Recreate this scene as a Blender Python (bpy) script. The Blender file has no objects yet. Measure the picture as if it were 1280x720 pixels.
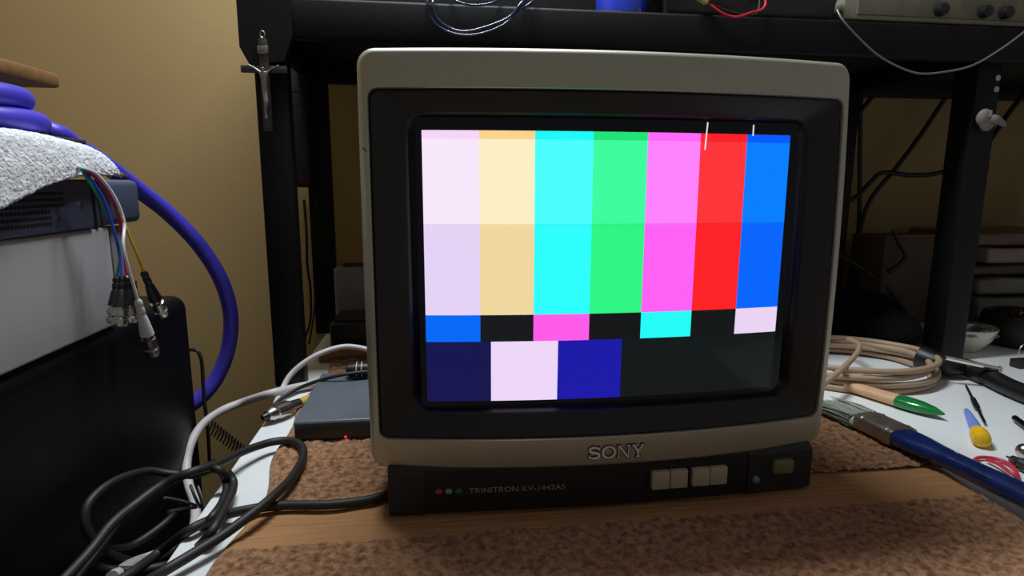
import bpy, bmesh, math, random
import numpy as np
from mathutils import Vector, Matrix
random.seed(7); RNG = np.random.default_rng(7)
SC = bpy.context.scene; COL = SC.collection

# ------------------------------------------------------------------ camera, light, exposure
F = 748.93; PITCH = 0.17206; YAW = 0.13362; ROLL = 0.00325
CAM = Vector((-0.13779, -0.44010, 0.25867))
FW = Vector((math.sin(YAW)*math.cos(PITCH), math.cos(YAW)*math.cos(PITCH), -math.sin(PITCH)))
_r = Vector((math.cos(YAW), -math.sin(YAW), 0)); _u = _r.cross(FW)
RT = _r*math.cos(ROLL) + _u*math.sin(ROLL); UP = _u*math.cos(ROLL) - _r*math.sin(ROLL)
cd = bpy.data.cameras.new('camera'); cam = bpy.data.objects.new('camera', cd); COL.objects.link(cam)
cd.sensor_width = 36; cd.lens = F/1280*36; cd.clip_start = .01
M = Matrix((RT, UP, -FW)).transposed().to_4x4(); M.translation = CAM; cam.matrix_world = M
SC.camera = cam

def at(px, py, ax, val):
    """where the ray of a pixel of the photograph meets a plane of the room (metres)"""
    d = FW + RT*((px-640)/F) + UP*((360-py)/F)
    i = 'xyz'.index(ax); return CAM + d*((val-CAM[i])/d[i])

w = bpy.data.worlds.new('room_ambience'); SC.world = w; w.use_nodes = True
w.node_tree.nodes['Background'].inputs[0].default_value = (1.0, .95, .87, 1)
w.node_tree.nodes['Background'].inputs[1].default_value = .150
ld = bpy.data.lights.new('work_lamp', 'AREA'); ld.shape = 'RECTANGLE'; ld.size = .50; ld.size_y = .10
ld.energy = 13.2; ld.color = (.90, .965, 1.0)
lo = bpy.data.objects.new('work_lamp', ld); COL.objects.link(lo); lo.location = (-.14, .23, 1.12)
SC.view_settings.view_transform = 'Standard'; SC.view_settings.look = 'None'
SC.view_settings.exposure = 0; SC.view_settings.gamma = 1; SC.view_settings.use_curve_mapping = False

# ------------------------------------------------------------------ helpers
def lin(c):
    return tuple(((v/255)/12.92 if v/255 <= .04045 else ((v/255+.055)/1.055)**2.4) for v in c)
MATS = {}
def mat(name, rgb, rough=.5, metal=0, var=.12, vscale=60, bump=0, bscale=300, emit=None, coat=0, spec=.5, sub=0, stretch=None):
    """procedural principled material; rgb is the surface colour in sRGB 0-255"""
    if name in MATS: return MATS[name]
    m = bpy.data.materials.new(name); m.use_nodes = True; MATS[name] = m
    nt = m.node_tree; b = nt.nodes['Principled BSDF']; c = lin(rgb)
    tc = nt.nodes.new('ShaderNodeTexCoord'); src = tc.outputs['Object']
    if stretch:
        mp = nt.nodes.new('ShaderNodeMapping'); mp.inputs['Scale'].default_value = stretch
        nt.links.new(src, mp.inputs['Vector']); src = mp.outputs['Vector']
    n = nt.nodes.new('ShaderNodeTexNoise'); n.inputs['Scale'].default_value = vscale; n.inputs['Detail'].default_value = 5
    nt.links.new(src, n.inputs['Vector'])
    rp = nt.nodes.new('ShaderNodeValToRGB')
    rp.color_ramp.elements[0].position = .25; rp.color_ramp.elements[1].position = .75
    rp.color_ramp.elements[0].color = (*[v*(1-var) for v in c], 1); rp.color_ramp.elements[1].color = (*[min(1, v*(1+var)) for v in c], 1)
    nt.links.new(n.outputs['Fac'], rp.inputs['Fac']); nt.links.new(rp.outputs['Color'], b.inputs['Base Color'])
    b.inputs['Roughness'].default_value = rough; b.inputs['Metallic'].default_value = metal
    b.inputs['Coat Weight'].default_value = coat; b.inputs['Specular IOR Level'].default_value = spec
    if sub: b.inputs['Sheen Weight'].default_value = sub
    if bump:
        n2 = nt.nodes.new('ShaderNodeTexNoise'); n2.inputs['Scale'].default_value = bscale; n2.inputs['Detail'].default_value = 4
        nt.links.new(src, n2.inputs['Vector'])
        bp = nt.nodes.new('ShaderNodeBump'); bp.inputs['Strength'].default_value = bump; bp.inputs['Distance'].default_value = .002
        nt.links.new(n2.outputs['Fac'], bp.inputs['Height']); nt.links.new(bp.outputs['Normal'], b.inputs['Normal'])
    if emit:
        b.inputs['Emission Color'].default_value = (*lin(emit[0]), 1); b.inputs['Emission Strength'].default_value = emit[1]
    return m

def wloc(o):
    v = Vector((0, 0, 0))
    while o: v += o.location; o = o.parent
    return v
def tag(o, label=None, cat=None, group=None, kind=None):
    for k, v in (('label', label), ('category', cat), ('group', group), ('kind', kind)):
        if v: o[k] = v
    return o
def thing(name, label, cat, loc=(0, 0, 0), group=None):
    o = bpy.data.objects.new(name, None); COL.objects.link(o); o.location = loc; o.empty_display_size = .02
    return tag(o, label, cat, group)
def obj(name, bm, m, parent=None, smooth=True, label=None, origin=None):
    """link a bmesh built in room coordinates as one mesh object"""
    me = bpy.data.meshes.new(name); bmesh.ops.recalc_face_normals(bm, faces=bm.faces); bm.to_mesh(me); bm.free()
    return mobj(name, me, m, parent, smooth, label, origin)
def mobj(name, me, m, parent=None, smooth=True, label=None, origin=None):
    o = bpy.data.objects.new(name, me); COL.objects.link(o)
    if m: me.materials.append(m)
    if parent:
        o.parent = parent; me.transform(Matrix.Translation(-wloc(parent)))
    elif origin is not None:
        me.transform(Matrix.Translation(-Vector(origin))); o.location = origin
    if smooth:
        me.polygons.foreach_set('use_smooth', [True]*len(me.polygons))
        try: me.set_sharp_from_angle(angle=math.radians(38))
        except Exception: pass
    if label: o['label'] = label
    return o
def B(): return bmesh.new()
def add(bm, verts, faces):
    vs = [bm.verts.new(v) for v in verts]
    for f in faces:
        try: bm.faces.new([vs[i] for i in f])
        except ValueError: pass
    return vs
def box(x0, x1, y0, y1, z0, z1, bev=.0, seg=2, bm=None, mtx=None):
    bm2 = B(); bmesh.ops.create_cube(bm2, size=1)
    for v in bm2.verts: v.co = Vector(((x0+x1)/2+v.co.x*(x1-x0), (y0+y1)/2+v.co.y*(y1-y0), (z0+z1)/2+v.co.z*(z1-z0)))
    if bev: bmesh.ops.bevel(bm2, geom=bm2.edges[:], offset=bev, segments=seg, profile=.5, affect='EDGES')
    if mtx: bm2.transform(mtx)
    if bm is None: return bm2
    me = bpy.data.meshes.new('t'); bm2.to_mesh(me); bm2.free(); bm.from_mesh(me); bpy.data.meshes.remove(me); return bm
def catmull(pts, n=10, closed=False):
    P = [Vector(p) for p in pts]; out = []; L = len(P)
    rng = L if closed else L-1
    for i in range(rng):
        if closed: p0, p1, p2, p3 = P[(i-1) % L], P[i], P[(i+1) % L], P[(i+2) % L]
        else: p0, p1, p2, p3 = P[max(i-1, 0)], P[i], P[i+1], P[min(i+2, L-1)]
        for k in range(n):
            t = k/n
            out.append(.5*((2*p1)+(p2-p0)*t+(2*p0-5*p1+4*p2-p3)*t*t+(3*p1-p0-3*p2+p3)*t**3))
    if not closed: out.append(P[-1].copy())
    return out
def tube(path, r, seg=10, bm=None, closed=False):
    bm = bm or B(); n = len(path)
    R = r if hasattr(r, '__len__') else [r]*n
    tg = []
    for i in range(n):
        a = path[(i-1) % n] if (closed or i > 0) else path[i]; b = path[(i+1) % n] if (closed or i < n-1) else path[i]
        tg.append((b-a).normalized())
    nrm = tg[0].orthogonal().normalized(); rings = []
    for i in range(n):
        nrm = (nrm - tg[i]*nrm.dot(tg[i])).normalized(); bi = tg[i].cross(nrm)
        rings.append([bm.verts.new(path[i]+(nrm*math.cos(6.28318*k/seg)+bi*math.sin(6.28318*k/seg))*R[i]) for k in range(seg)])
    for i in range(n if closed else n-1):
        a, b = rings[i], rings[(i+1) % n]
        for k in range(seg): bm.faces.new((a[k], a[(k+1) % seg], b[(k+1) % seg], b[k]))
    if not closed:
        bm.faces.new(rings[0][::-1]); bm.faces.new(rings[-1])
    return bm
def lathe(prof, p0, p1, seg=20, bm=None, sx=1.0):
    """profile (distance along p0->p1, radius) turned about that axis"""
    bm = bm or B(); p0 = Vector(p0); ax = (Vector(p1)-p0).normalized(); n = ax.orthogonal().normalized(); b = ax.cross(n); rings = []
    for t, r in prof:
        if r < 1e-6: rings.append([bm.verts.new(p0+ax*t)])
        else: rings.append([bm.verts.new(p0+ax*t+(n*math.cos(6.28318*k/seg)*sx+b*math.sin(6.28318*k/seg))*r) for k in range(seg)])
    for a, c in zip(rings, rings[1:]):
        for k in range(seg):
            f = [a[k % len(a)], a[(k+1) % len(a)], c[(k+1) % len(c)], c[k % len(c)]]; g = []
            for v in f:
                if v not in g: g.append(v)
            if len(g) > 2:
                try: bm.faces.new(g)
                except ValueError: pass
    for rg in (rings[0], rings[-1]):
        if len(rg) > 2:
            try: bm.faces.new(rg)
            except ValueError: pass
    return bm
def cable(name, label, cat, pts, r, m, group=None, n=10, closed=False):
    path = catmull([p if isinstance(p, Vector) else (at(*p) if len(p) == 4 else Vector(p)) for p in pts], n, closed)
    o = obj(name, tube(path, r, 10, closed=closed), m, origin=path[0]); tag(o, label, cat, group); return o
def bridge_loops(bm, loops, close=True):
    vl = [[bm.verts.new(p) for p in l] for l in loops]
    for a, b in zip(vl, vl[1:]):
        n = len(a)
        for k in range(n): bm.faces.new((a[k], a[(k+1) % n], b[(k+1) % n], b[k]))
    return vl
def rrect(x0, x1, z0, z1, r, ne=14, nc=5):
    """rounded rectangle as (x, z) points, evenly cut so that loops bridge"""
    pts = []
    cs = [(x1-r, z1-r, 0), (x0+r, z1-r, 90), (x0+r, z0+r, 180), (x1-r, z0+r, 270)]
    for i, (cx, cz, a0) in enumerate(cs):
        for k in range(nc+1):
            a = math.radians(a0+90*k/nc); pts.append((cx+r*math.cos(a), cz+r*math.sin(a)))
        nx = cs[(i+1) % 4]; a = math.radians(a0+90)
        s = pts[-1]; e = (nx[0]+r*math.cos(a), nx[1]+r*math.sin(a))
        for k in range(1, ne): pts.append((s[0]+(e[0]-s[0])*k/ne, s[1]+(e[1]-s[1])*k/ne))
    return pts

# ------------------------------------------------------------------ materials
WALL = mat('tan_wall_paint', (162, 137, 93), .85, var=.05, vscale=4, bump=.15, bscale=120)
WHITE_DESK = mat('white_laminate', (230, 233, 234), .35, var=.03, vscale=8)
BLACKSTEEL = mat('black_powder_coat', (10, 9, 13), .55, spec=.25, var=.2, bump=.08, bscale=500)
SILVER = mat('silver_grey_plastic', (184, 185, 170), .42, .55, var=.04, vscale=30, bump=.04, bscale=900)
BLACKPL = mat('black_plastic', (22, 22, 26), .38, var=.1, bump=.03, bscale=900)
BEZEL = mat('matte_black_mask', (11, 12, 19), .42, var=.08)
RUBBER = mat('black_cable_rubber', (28, 26, 25), .55, var=.15, vscale=200)
WHITECABLE = mat('grey_white_cable', (196, 190, 190), .5, var=.05)
CHROME = mat('nickel_metal', (190, 188, 184), .25, 1, var=.1, vscale=200)
WOOD = mat('pale_varnished_wood', (128, 92, 54), .5, var=.25, vscale=14, stretch=(2, 14, 14), bump=.1)

# ------------------------------------------------------------------ the setting
tag(obj('wall_back', box(-.87, 1.9, .72, .80, -.74, 1.75), WALL, smooth=False), 'tan painted wall behind the rack and the desk', kind='structure')
tag(obj('wall_left', box(-.95, -.87, -1.2, .80, -.74, 1.75), WALL, smooth=False), 'tan painted side wall left of the equipment stack', kind='structure')
tag(obj('floor', box(-.95, 1.9, -1.2, .80, -.80, -.74), mat('grey_floor', (92, 84, 76), .6, var=.1, vscale=6), smooth=False), 'dull grey floor under the desk', kind='structure')

desk = thing('work_desk', 'white laminate desk carrying the television and the tools', 'desk', (.6, .17, -.74))
obj('desk_top', box(-.325, 1.55, -.36, .70, -.028, 0, .003), WHITE_DESK, desk)
for lx in (-.29, 1.49):
    for ly in (-.32, .64): obj('leg', box(lx-.025, lx+.025, ly-.025, ly+.025, -.74, -.028, .003), mat('desk_leg_grey', (120, 122, 124), .4, var=.05), desk)

# ------------------------------------------------------------------ television
TW, ZB, ZT, SAG, TILT = .1875, .0418, .3517, .0200, .0144
def yf(x, z): return -SAG*(1-(x/TW)**2) + TILT*(z-ZB) + .006*(((z-.197)/.155)**2)-.004
tv = thing('television', 'small silver-grey tube television showing colour test bars', 'television', (0, .12, .006))
def loop(x0, x1, z0, z1, r, off): return [(x, yf(x, z)+off, z) for x, z in rrect(x0, x1, z0, z1, r)]
def flat(x0, x1, z0, z1, r, y): return [(x, y, z) for x, z in rrect(x0, x1, z0, z1, r)]
bm = B()
bridge_loops(bm, [flat(-TW, TW, ZB, ZT, .012, .055), flat(-TW, TW, ZB, ZT, .012, .03),
    loop(-TW, TW, ZB, ZT, .012, .006), loop(-TW+.0006, TW-.0006, ZB+.0006, ZT-.0006, .0118, .0026), loop(-TW+.0022, TW-.0022, ZB+.0022, ZT-.0022, .0105, .0007), loop(-TW+.004, TW-.004, ZB+.004, ZT-.004, .009, 0),
    loop(-.1805, .1805, .0665, .3245, .007, 0), loop(-.1800, .1800, .0670, .3240, .0066, .0008), loop(-.1798, .1798, .0672, .3238, .0064, .0045)])
frame = obj('front_frame', bm, SILVER, tv, label='silver-grey front frame')
obj('scratch', tube([Vector((-.1845, yf(-.1845, .2835)-.0002, .2835)), Vector((-.1832, yf(-.1832, .2815)-.0002, .2818)), Vector((-.1822, yf(-.1822, .281)-.0002, .281))], .0004, 6), BLACKPL, frame)
bm = B()
bridge_loops(bm, [loop(-.1797, .1797, .0673, .3237, .0063, .003), loop(-.178, .178, .069, .322, .006, .0018), loop(-.156, .156, .085, .309, .012, .0085),
    loop(-.1535, .1535, .0865, .307, .012, .011), flat(-.1478, .1478, .0885, .3045, .012, .020), flat(-.146, .146, .089, .3035, .012, .030)])
obj('screen_mask', bm, BEZEL, tv, label='black mask sloping in to the picture tube')
# picture tube: the test pattern is the light of the screen itself
def ys(x, z): return .0075-.0095*(1-(x/.146)**2)-.0010*(1-((z-.195)/.11)**2)
U7 = [-.1435, -.1025, -.0622, -.0190, .0222, .0640, .1025, .1405]
c7 = [((249, 232, 252), (230, 211, 246)), ((253, 240, 196), (241, 216, 160)), ((74, 255, 255), (44, 255, 255)), ((62, 252, 160), (46, 246, 132)), ((255, 132, 255), (255, 97, 246)), ((255, 52, 58), (255, 32, 36)), ((0, 128, 255), (0, 102, 255))]
ctop = [(246, 214, 250), (254, 212, 142), (30, 250, 250), (30, 228, 120), (255, 105, 250), (255, 30, 40), (0, 90, 255)]
BK = (14, 15, 20); BK2 = (16, 22, 23); BK3 = (5, 5, 9)
row2 = [(0, 106, 250), (21, 22, 27), (255, 92, 232), (17, 19, 22), (36, 252, 248), (16, 20, 22), (236, 212, 244)]
R3 = [(-.1435, -.0945, (20, 20, 78)), (-.0945, -.0430, (238, 216, 250)), (-.0430, .0075, (26, 24, 168)), (.0075, .1405, BK2)]
def pict(x, z):
    if not (-.1435 < x < .1405 and .0925 < z < .2965): return BK3
    if z > .1608:
        i = max(k for k in range(7) if x > U7[k])
        return c7[i][0] if .2285 < z < .2895 else (ctop[i] if z >= .2895 else c7[i][1])
    if z > .1400: return row2[max(k for k in range(7) if x > U7[k])]
    for a, b_, c in R3:
        if a < x < b_: return c
    return BK3
def cuts(ls, step):
    ls = sorted(set(ls)); out = []
    for a, b_ in zip(ls, ls[1:]):
        n = max(1, math.ceil((b_-a)/step)); out += [a+(b_-a)*k/n for k in range(n)]
    return out+[ls[-1]]
gx = cuts([-.148, .148]+U7+[a for a, _, _ in R3], .008); gz = cuts([.0865, .0925, .1400, .1608, .2275, .2295, .2870, .2905, .2965, .3055], .012)
vv = [(x, ys(x, z), z) for z in gz for x in gx]; nx = len(gx); ff = []; fc = []
for j in range(len(gz)-1):
    for i in range(nx-1):
        ff.append((j*nx+i, j*nx+i+1, (j+1)*nx+i+1, (j+1)*nx+i))
        xc, zc = (gx[i]+gx[i+1])/2, (gz[j]+gz[j+1])/2
        c = pict(xc, zc)
        if .2275 < zc < .2295 and -.1435 < xc < .1405:          # the rolling refresh line
            k = max(k for k in range(7) if xc > U7[k]); c = tuple((a+b_)/2-8 for a, b_ in zip(*c7[k]))
            c = tuple(max(0, v) for v in c)
        fc.append(lin(c))
me = bpy.data.meshes.new('picture_tube'); me.from_pydata(vv, [], ff)
ca = me.color_attributes.new('picture', 'FLOAT_COLOR', 'CORNER')
ca.data.foreach_set('color', [v for f in fc for _ in range(4) for v in (*f, 1)])
pm = bpy.data.materials.new('lit_picture_tube'); pm.use_nodes = True; nt = pm.node_tree; b = nt.nodes['Principled BSDF']
b.inputs['Base Color'].default_value = (.006, .009, .009, 1); b.inputs['Roughness'].default_value = .09; b.inputs['Specular IOR Level'].default_value = .16
an = nt.nodes.new('ShaderNodeAttribute'); an.attribute_name = 'picture'
wv = nt.nodes.new('ShaderNodeTexWave'); wv.bands_direction = 'X'; wv.inputs['Scale'].default_value = 330
tc = nt.nodes.new('ShaderNodeTexCoord'); nt.links.new(tc.outputs['Object'], wv.inputs['Vector'])
mr = nt.nodes.new('ShaderNodeMapRange'); mr.inputs['To Min'].default_value = .95; mr.inputs['To Max'].default_value = 1.03
nt.links.new(wv.outputs['Fac'], mr.inputs['Value']); nt.links.new(an.outputs['Color'], b.inputs['Emission Color']); nt.links.new(mr.outputs['Result'], b.inputs['Emission Strength'])
tubeo = mobj('picture_tube', me, pm, tv, label='lit picture tube showing colour test bars')
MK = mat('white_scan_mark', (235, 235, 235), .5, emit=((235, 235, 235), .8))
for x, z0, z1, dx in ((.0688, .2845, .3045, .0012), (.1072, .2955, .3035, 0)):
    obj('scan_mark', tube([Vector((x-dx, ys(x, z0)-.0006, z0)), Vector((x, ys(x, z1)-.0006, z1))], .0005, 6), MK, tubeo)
# casing behind the frame
bm = B(); bl = bridge_loops(bm, [flat(-TW+.003, TW-.003, ZB+.003, ZT-.003, .012, .050), flat(-TW+.006, TW-.006, ZB+.002, ZT-.006, .012, .10), flat(-.155, .155, ZB, ZT-.03, .02, .17), flat(-.11, .11, ZB, ZT-.07, .03, .27), flat(-.10, .10, ZB, ZT-.09, .03, .30)])
bm.faces.new(bl[-1]); obj('rear_casing', bm, mat('charcoal_casing', (48, 48, 50), .55, var=.1, bump=.05), tv)
# plinth with controls
def yb(x): return -.006-.008*(1-(x/.175)**2)
def plinth(x0, x1, z0, z1, off, yback, r=.003):
    bm = B(); n = 24; xs = [x0+(x1-x0)*k/n for k in range(n+1)]; rings = []
    for x in xs:
        y = yb(x)+off
        rings.append([bm.verts.new(p) for p in ((x, yback, z0), (x, y+r, z0), (x, y, z0+r), (x, y, z1-r), (x, y+r, z1), (x, yback, z1))])
    for a, c in zip(rings, rings[1:]):
        for k in range(6): bm.faces.new((a[k], a[(k+1) % 6], c[(k+1) % 6], c[k]))
    bm.faces.new(rings[0]); bm.faces.new(rings[-1][::-1]); return bm
pl = obj('plinth', plinth(-.1735, .1735, .006, .0455, 0, .26), mat('plinth_black', (20, 22, 27), .45, var=.08), tv, label='black plinth carrying the controls')
obj('end_cap', plinth(-.1745, -.147, .0055, .044, -.0012, .05), mat('end_cap_black', (30, 34, 38), .5), pl)
obj('end_cap', plinth(.116, .1745, .0055, .044, -.0012, .05), mat('end_cap_black', (30, 34, 38), .5), pl)
obj('control_recess', plinth(.028, .112, .013, .0425, -.0003, .02, .001), mat('recess_black', (9, 9, 10), .6), pl)
BTN = mat('cream_button', (176, 170, 148), .45, var=.04)
for x in (.0315, .0468, .0655, .0808):
    y = yb(x+.007); obj('button', box(x, x+.0146, y-.0045, y+.006, .0195, .0345, .0009), BTN, tv)
y = yb(.145); obj('power_button', box(.137, .1545, y-.0055, y+.006, .024, .0355, .0012), mat('olive_button', (110, 116, 84), .35), tv)
lp = Vector((.1225, yb(.1225)-.001, .0195)); obj('indicator_lamp', lathe([(0, .0032), (.0022, .003), (.0034, .0015), (.0037, 0)], lp, lp+Vector((0, -1, 0)), 12), mat('grey_lens', (120, 128, 132), .3), tv)
# lettering: SONY with slab serifs, raised from the frame on a dark outline
def stroke(bm, pts, widths, dep, place, grow=0):
    n = len(pts); L = []; Rr = []
    for i in range(n):
        a = Vector(pts[max(i-1, 0)]); c = Vector(pts[min(i+1, n-1)]); t = (c-a).normalized(); p = Vector(pts[i]); wd = widths[i]/2+grow
        if grow and i == 0: p = p - t*grow
        if grow and i == n-1: p = p + t*grow
        nn = Vector((-t.y, t.x)); L.append(p+nn*wd); Rr.append(p-nn*wd)
    vs = [[bm.verts.new(place(q.x, q.y, d)) for q in (L[i], Rr[i]) for d in (0, dep)] for i in range(n)]
    for a, c in zip(vs, vs[1:]):
        for f in ((a[1], a[3], c[3], c[1]), (a[0], a[1], c[1], c[0]), (a[2], c[2], c[3], a[3])): bm.faces.new(f)
    bm.faces.new((vs[0][0], vs[0][2], vs[0][3], vs[0][1])); bm.faces.new((vs[-1][0], vs[-1][1], vs[-1][3], vs[-1][2]))
def word(bm, place, dep, grow=0):
    def ln(x0, y0, x1, y1, wd): stroke(bm, [(x0, y0), (x1, y1)], [wd, wd], dep, place, grow)
    def crv(pts, wf):
        pp = catmull([Vector((x, y, 0)) for x, y in pts], 8); n = len(pp); stroke(bm, [(p.x, p.y) for p in pp], [wf(i/(n-1)) for i in range(n)], dep, place, grow)
    crv([(1.18, .72), (1.05, .86), (.65, .94), (.22, .85), (.14, .70), (.3, .58), (.7, .50), (1.1, .42), (1.22, .27), (1.05, .10), (.62, .05), (.25, .12), (.1, .26)], lambda t: .08+.14*math.sin(3.14*t))   # S
    ln(1.20, .64, 1.20, .96, .07); ln(.09, .04, .09, .34, .07)
    crv([(2.3+.68*math.cos(a), .5+.45*math.sin(a)) for a in [math.pi*2*k/14+1.57 for k in range(15)]], lambda t: .10+.14*abs(math.sin(2*3.14159*t)))   # O
    ln(3.42, .0, 3.42, 1, .10); ln(3.42, .97, 4.5, .03, .20); ln(4.5, 0, 4.5, 1, .10)      # N
    ln(3.22, .03, 3.62, .03, .07); ln(3.22, .97, 3.52, .97, .07); ln(4.28, .97, 4.72, .97, .07)
    ln(5.08, .97, 5.62, .46, .20); ln(6.12, .97, 5.62, .46, .12); ln(5.62, 0, 5.62, .5, .2)    # Y
    ln(4.9, .97, 5.3, .97, .07); ln(5.92, .97, 6.32, .97, .07); ln(5.4, .03, 5.86, .03, .07)
SX, SZ = .0445/6.3, .0102
def pl1(u, v, d): x = -.0215+u*SX; z = .0495+v*SZ; return (x, yf(x, z)-d, z)
bm = B(); word(bm, pl1, .0006, .075); obj('lettering_outline', bm, mat('lettering_black', (10, 10, 12), .4), frame, smooth=False)
bm = B(); word(bm, pl1, .0013); obj('maker_lettering', bm, mat('lettering_silver', (232, 230, 230), .45), frame, smooth=False, label='raised silver letters on the lower frame')
def text(txt, size, place, m, parent, name):
    cu = bpy.data.curves.new(name, 'FONT'); cu.body = txt; cu.size = size; cu.space_character = 1.06; o = bpy.data.objects.new('t', cu); COL.objects.link(o)
    dg = bpy.context.evaluated_depsgraph_get(); me = bpy.data.meshes.new_from_object(o.evaluated_get(dg)); bpy.data.objects.remove(o)
    for v in me.vertices: v.co = Vector(place(v.co.x, v.co.y))
    me.materials.clear(); return mobj(name, me, m, parent, smooth=False)
def pl2(u, v): x = -.113+u*1.12; return (x, yb(x)-.0003, .0232+v)
PRINT = mat('grey_print', (148, 150, 152), .5)
text('TRINITRON', .0062, pl2, PRINT, pl, 'printed_text')
text('KV-1442AS', .0062, lambda u, v: pl2(u+.0365, v), PRINT, pl, 'printed_text')
for x, c in ((-.136, (190, 60, 70)), (-.1285, (140, 160, 150)), (-.121, (30, 110, 110))):
    yy = yb(x); bm = lathe([(0, .0022), (.0005, .0021), (.0006, 0)], (x, yy+.0001, .0252), (x, yy-1, .0252), 14); bm.transform(Matrix.Translation((x, 0, 0)) @ Matrix.Diagonal((1.35, 1, 1, 1)) @ Matrix.Translation((-x, 0, 0)))
    obj('colour_dot', bm, mat('dot_%d' % c[0], c, .4), pl)

# ------------------------------------------------------------------ brown towel
def towel_material(name, rgb, dark):
    m = bpy.data.materials.new(name); m.use_nodes = True; nt = m.node_tree; b = nt.nodes['Principled BSDF']; b.inputs['Roughness'].default_value = .95
    b.inputs['Specular IOR Level'].default_value = .1; b.inputs['Sheen Weight'].default_value = .25
    tc = nt.nodes.new('ShaderNodeTexCoord'); n = nt.nodes.new('ShaderNodeTexNoise'); n.inputs['Scale'].default_value = 170; n.inputs['Detail'].default_value = 6
    r = nt.nodes.new('ShaderNodeValToRGB'); r.color_ramp.elements[0].position = .34; r.color_ramp.elements[1].position = .62
    r.color_ramp.elements[0].color = (*lin(dark), 1); r.color_ramp.elements[1].color = (*lin(rgb), 1)
    bp = nt.nodes.new('ShaderNodeBump'); bp.inputs['Strength'].default_value = .7; bp.inputs['Distance'].default_value = .002
    n2 = nt.nodes.new('ShaderNodeTexNoise'); n2.inputs['Scale'].default_value = 420
    for q in (n, n2): nt.links.new(tc.outputs['Object'], q.inputs['Vector'])
    nt.links.new(n.outputs['Fac'], r.inputs['Fac']); nt.links.new(r.outputs['Color'], b.inputs['Base Color'])
    nt.links.new(n2.outputs['Fac'], bp.inputs['Height']); nt.links.new(bp.outputs['Normal'], b.inputs['Normal']); return m
BROWN = towel_material('brown_terry', (164, 122, 90), (104, 70, 44))
def smooth_noise(xs, ys_, sc, seed):
    g = np.random.default_rng(seed).random((64, 64)); u = (xs*sc) % 63; v = (ys_*sc) % 63
    i = u.astype(int); j = v.astype(int); fu = u-i; fv = v-j; fu = fu*fu*(3-2*fu); fv = fv*fv*(3-2*fv)
    return (g[i, j]*(1-fu)+g[i+1, j]*fu)*(1-fv)+(g[i, j+1]*(1-fu)+g[i+1, j+1]*fu)*fv
def towel_strip(name, y0, y1, pile, step, m, parent, ridge=False, label=None):
    ny = int((y1-y0)/step)+1; nxx = int(.61/step)+1
    u, v = np.meshgrid(np.linspace(0, 1, nxx), np.linspace(y0, y1, ny))
    le = -.289+.006*np.sin(v*17+1)+.004*np.sin(v*41); re = .317+.008*np.sin(v*13+.6)+.003*np.sin(v*37)
    x = le+(re-le)*u; edge = np.minimum(np.minimum(x-le, re-x), .008)/.008; edge = np.sqrt(np.clip(edge, 0, 1))
    base = .0048+.0014*smooth_noise(x+1, v+1, 22, 3)
    if ridge: z = base-.0022+.00035*np.sin(v*950)+.0005*np.sin(v*190+1)
    else:
        z = base+pile*(RNG.random(x.shape)-.5)+pile*1.2*(smooth_noise(x+2, v+2, 160, 5)-.5)
    z = np.maximum(.0006, z*edge*(1.0 if not ridge else 1)+.0006)
    P = np.stack([x, v, z], -1).reshape(-1, 3); idx = np.arange(ny*nxx).reshape(ny, nxx)
    Q = np.stack([idx[:-1, :-1], idx[:-1, 1:], idx[1:, 1:], idx[1:, :-1]], -1).reshape(-1, 4)
    me = bpy.data.meshes.new(name); me.from_pydata(P.tolist(), [], Q.tolist()); return mobj(name, me, m, parent, True, label)
tw = thing('brown_towel', 'brown terry towel with a flat woven band spread under the television', 'towel', (0, .02, .0005))
towel_strip('pile', .019, .425, .0021, .0019, BROWN, tw, label='looped brown terry pile')
towel_strip('pile', -.345, -.037, .0021, .0021, BROWN, tw, label='looped brown terry pile')
bandm = mat('woven_band', (166, 119, 76), .85, var=.22, vscale=18, stretch=(1.2, 24, 1), bump=.25, bscale=60, sub=.1)
towel_strip('woven_band', -.041, .023, 0, .0012, bandm, tw, ridge=True, label='flat woven border band of the towel')

# ------------------------------------------------------------------ black rack standing on the desk
rack = thing('steel_rack', 'black steel rack standing on the desk behind the television', 'rack', (.42, .5, 0))
for px_ in (-.341, .612, 1.14):
    for y0, y1 in ((.33, .37), (.61, .65)):
        po = obj('post', box(px_, px_+.038, y0, y1 if px_ > 0 else y0+.022, 0, .4575, .003), BLACKSTEEL, rack)
        if y0 < .4:
            for zz in (.405, .39):
                c = Vector((px_+.03, y0, zz)); obj('bolt', lathe([(0, .0045), (.002, .004), (.003, 0)], c, c+Vector((0, -1, 0)), 10), CHROME if px_ > 0 else BLACKSTEEL, po)
obj('shelf_board', box(-.335, 1.17, .336, .716, .458, .468, .002), mat('dark_shelf_board', (34, 30, 30), .6), rack)
obj('front_beam', box(-.345, 1.19, .318, .336, .424, .469, .004, 3), BLACKSTEEL, rack)
obj('back_beam', box(-.335, 1.17, .644, .656, .424, .469, .004), BLACKSTEEL, rack)
for x in (-.338, .632, 1.16): obj('side_beam', box(x, x+.014, .336, .644, .424, .458, .003), BLACKSTEEL, rack)
bm = B(); pr = [(-.351, .47), (-.292, .47), (-.292, .425), (-.303, .398), (-.341, .392), (-.351, .412)]
add(bm, [(x, .3155, z) for x, z in pr]+[(x, .33, z) for x, z in pr], [tuple(range(6)), tuple(range(11, 5, -1))]+[(i, i+6, (i+1) % 6+6, (i+1) % 6) for i in range(6)])
gs = obj('gusset_plate', bm, BLACKSTEEL, rack, smooth=False)

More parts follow.
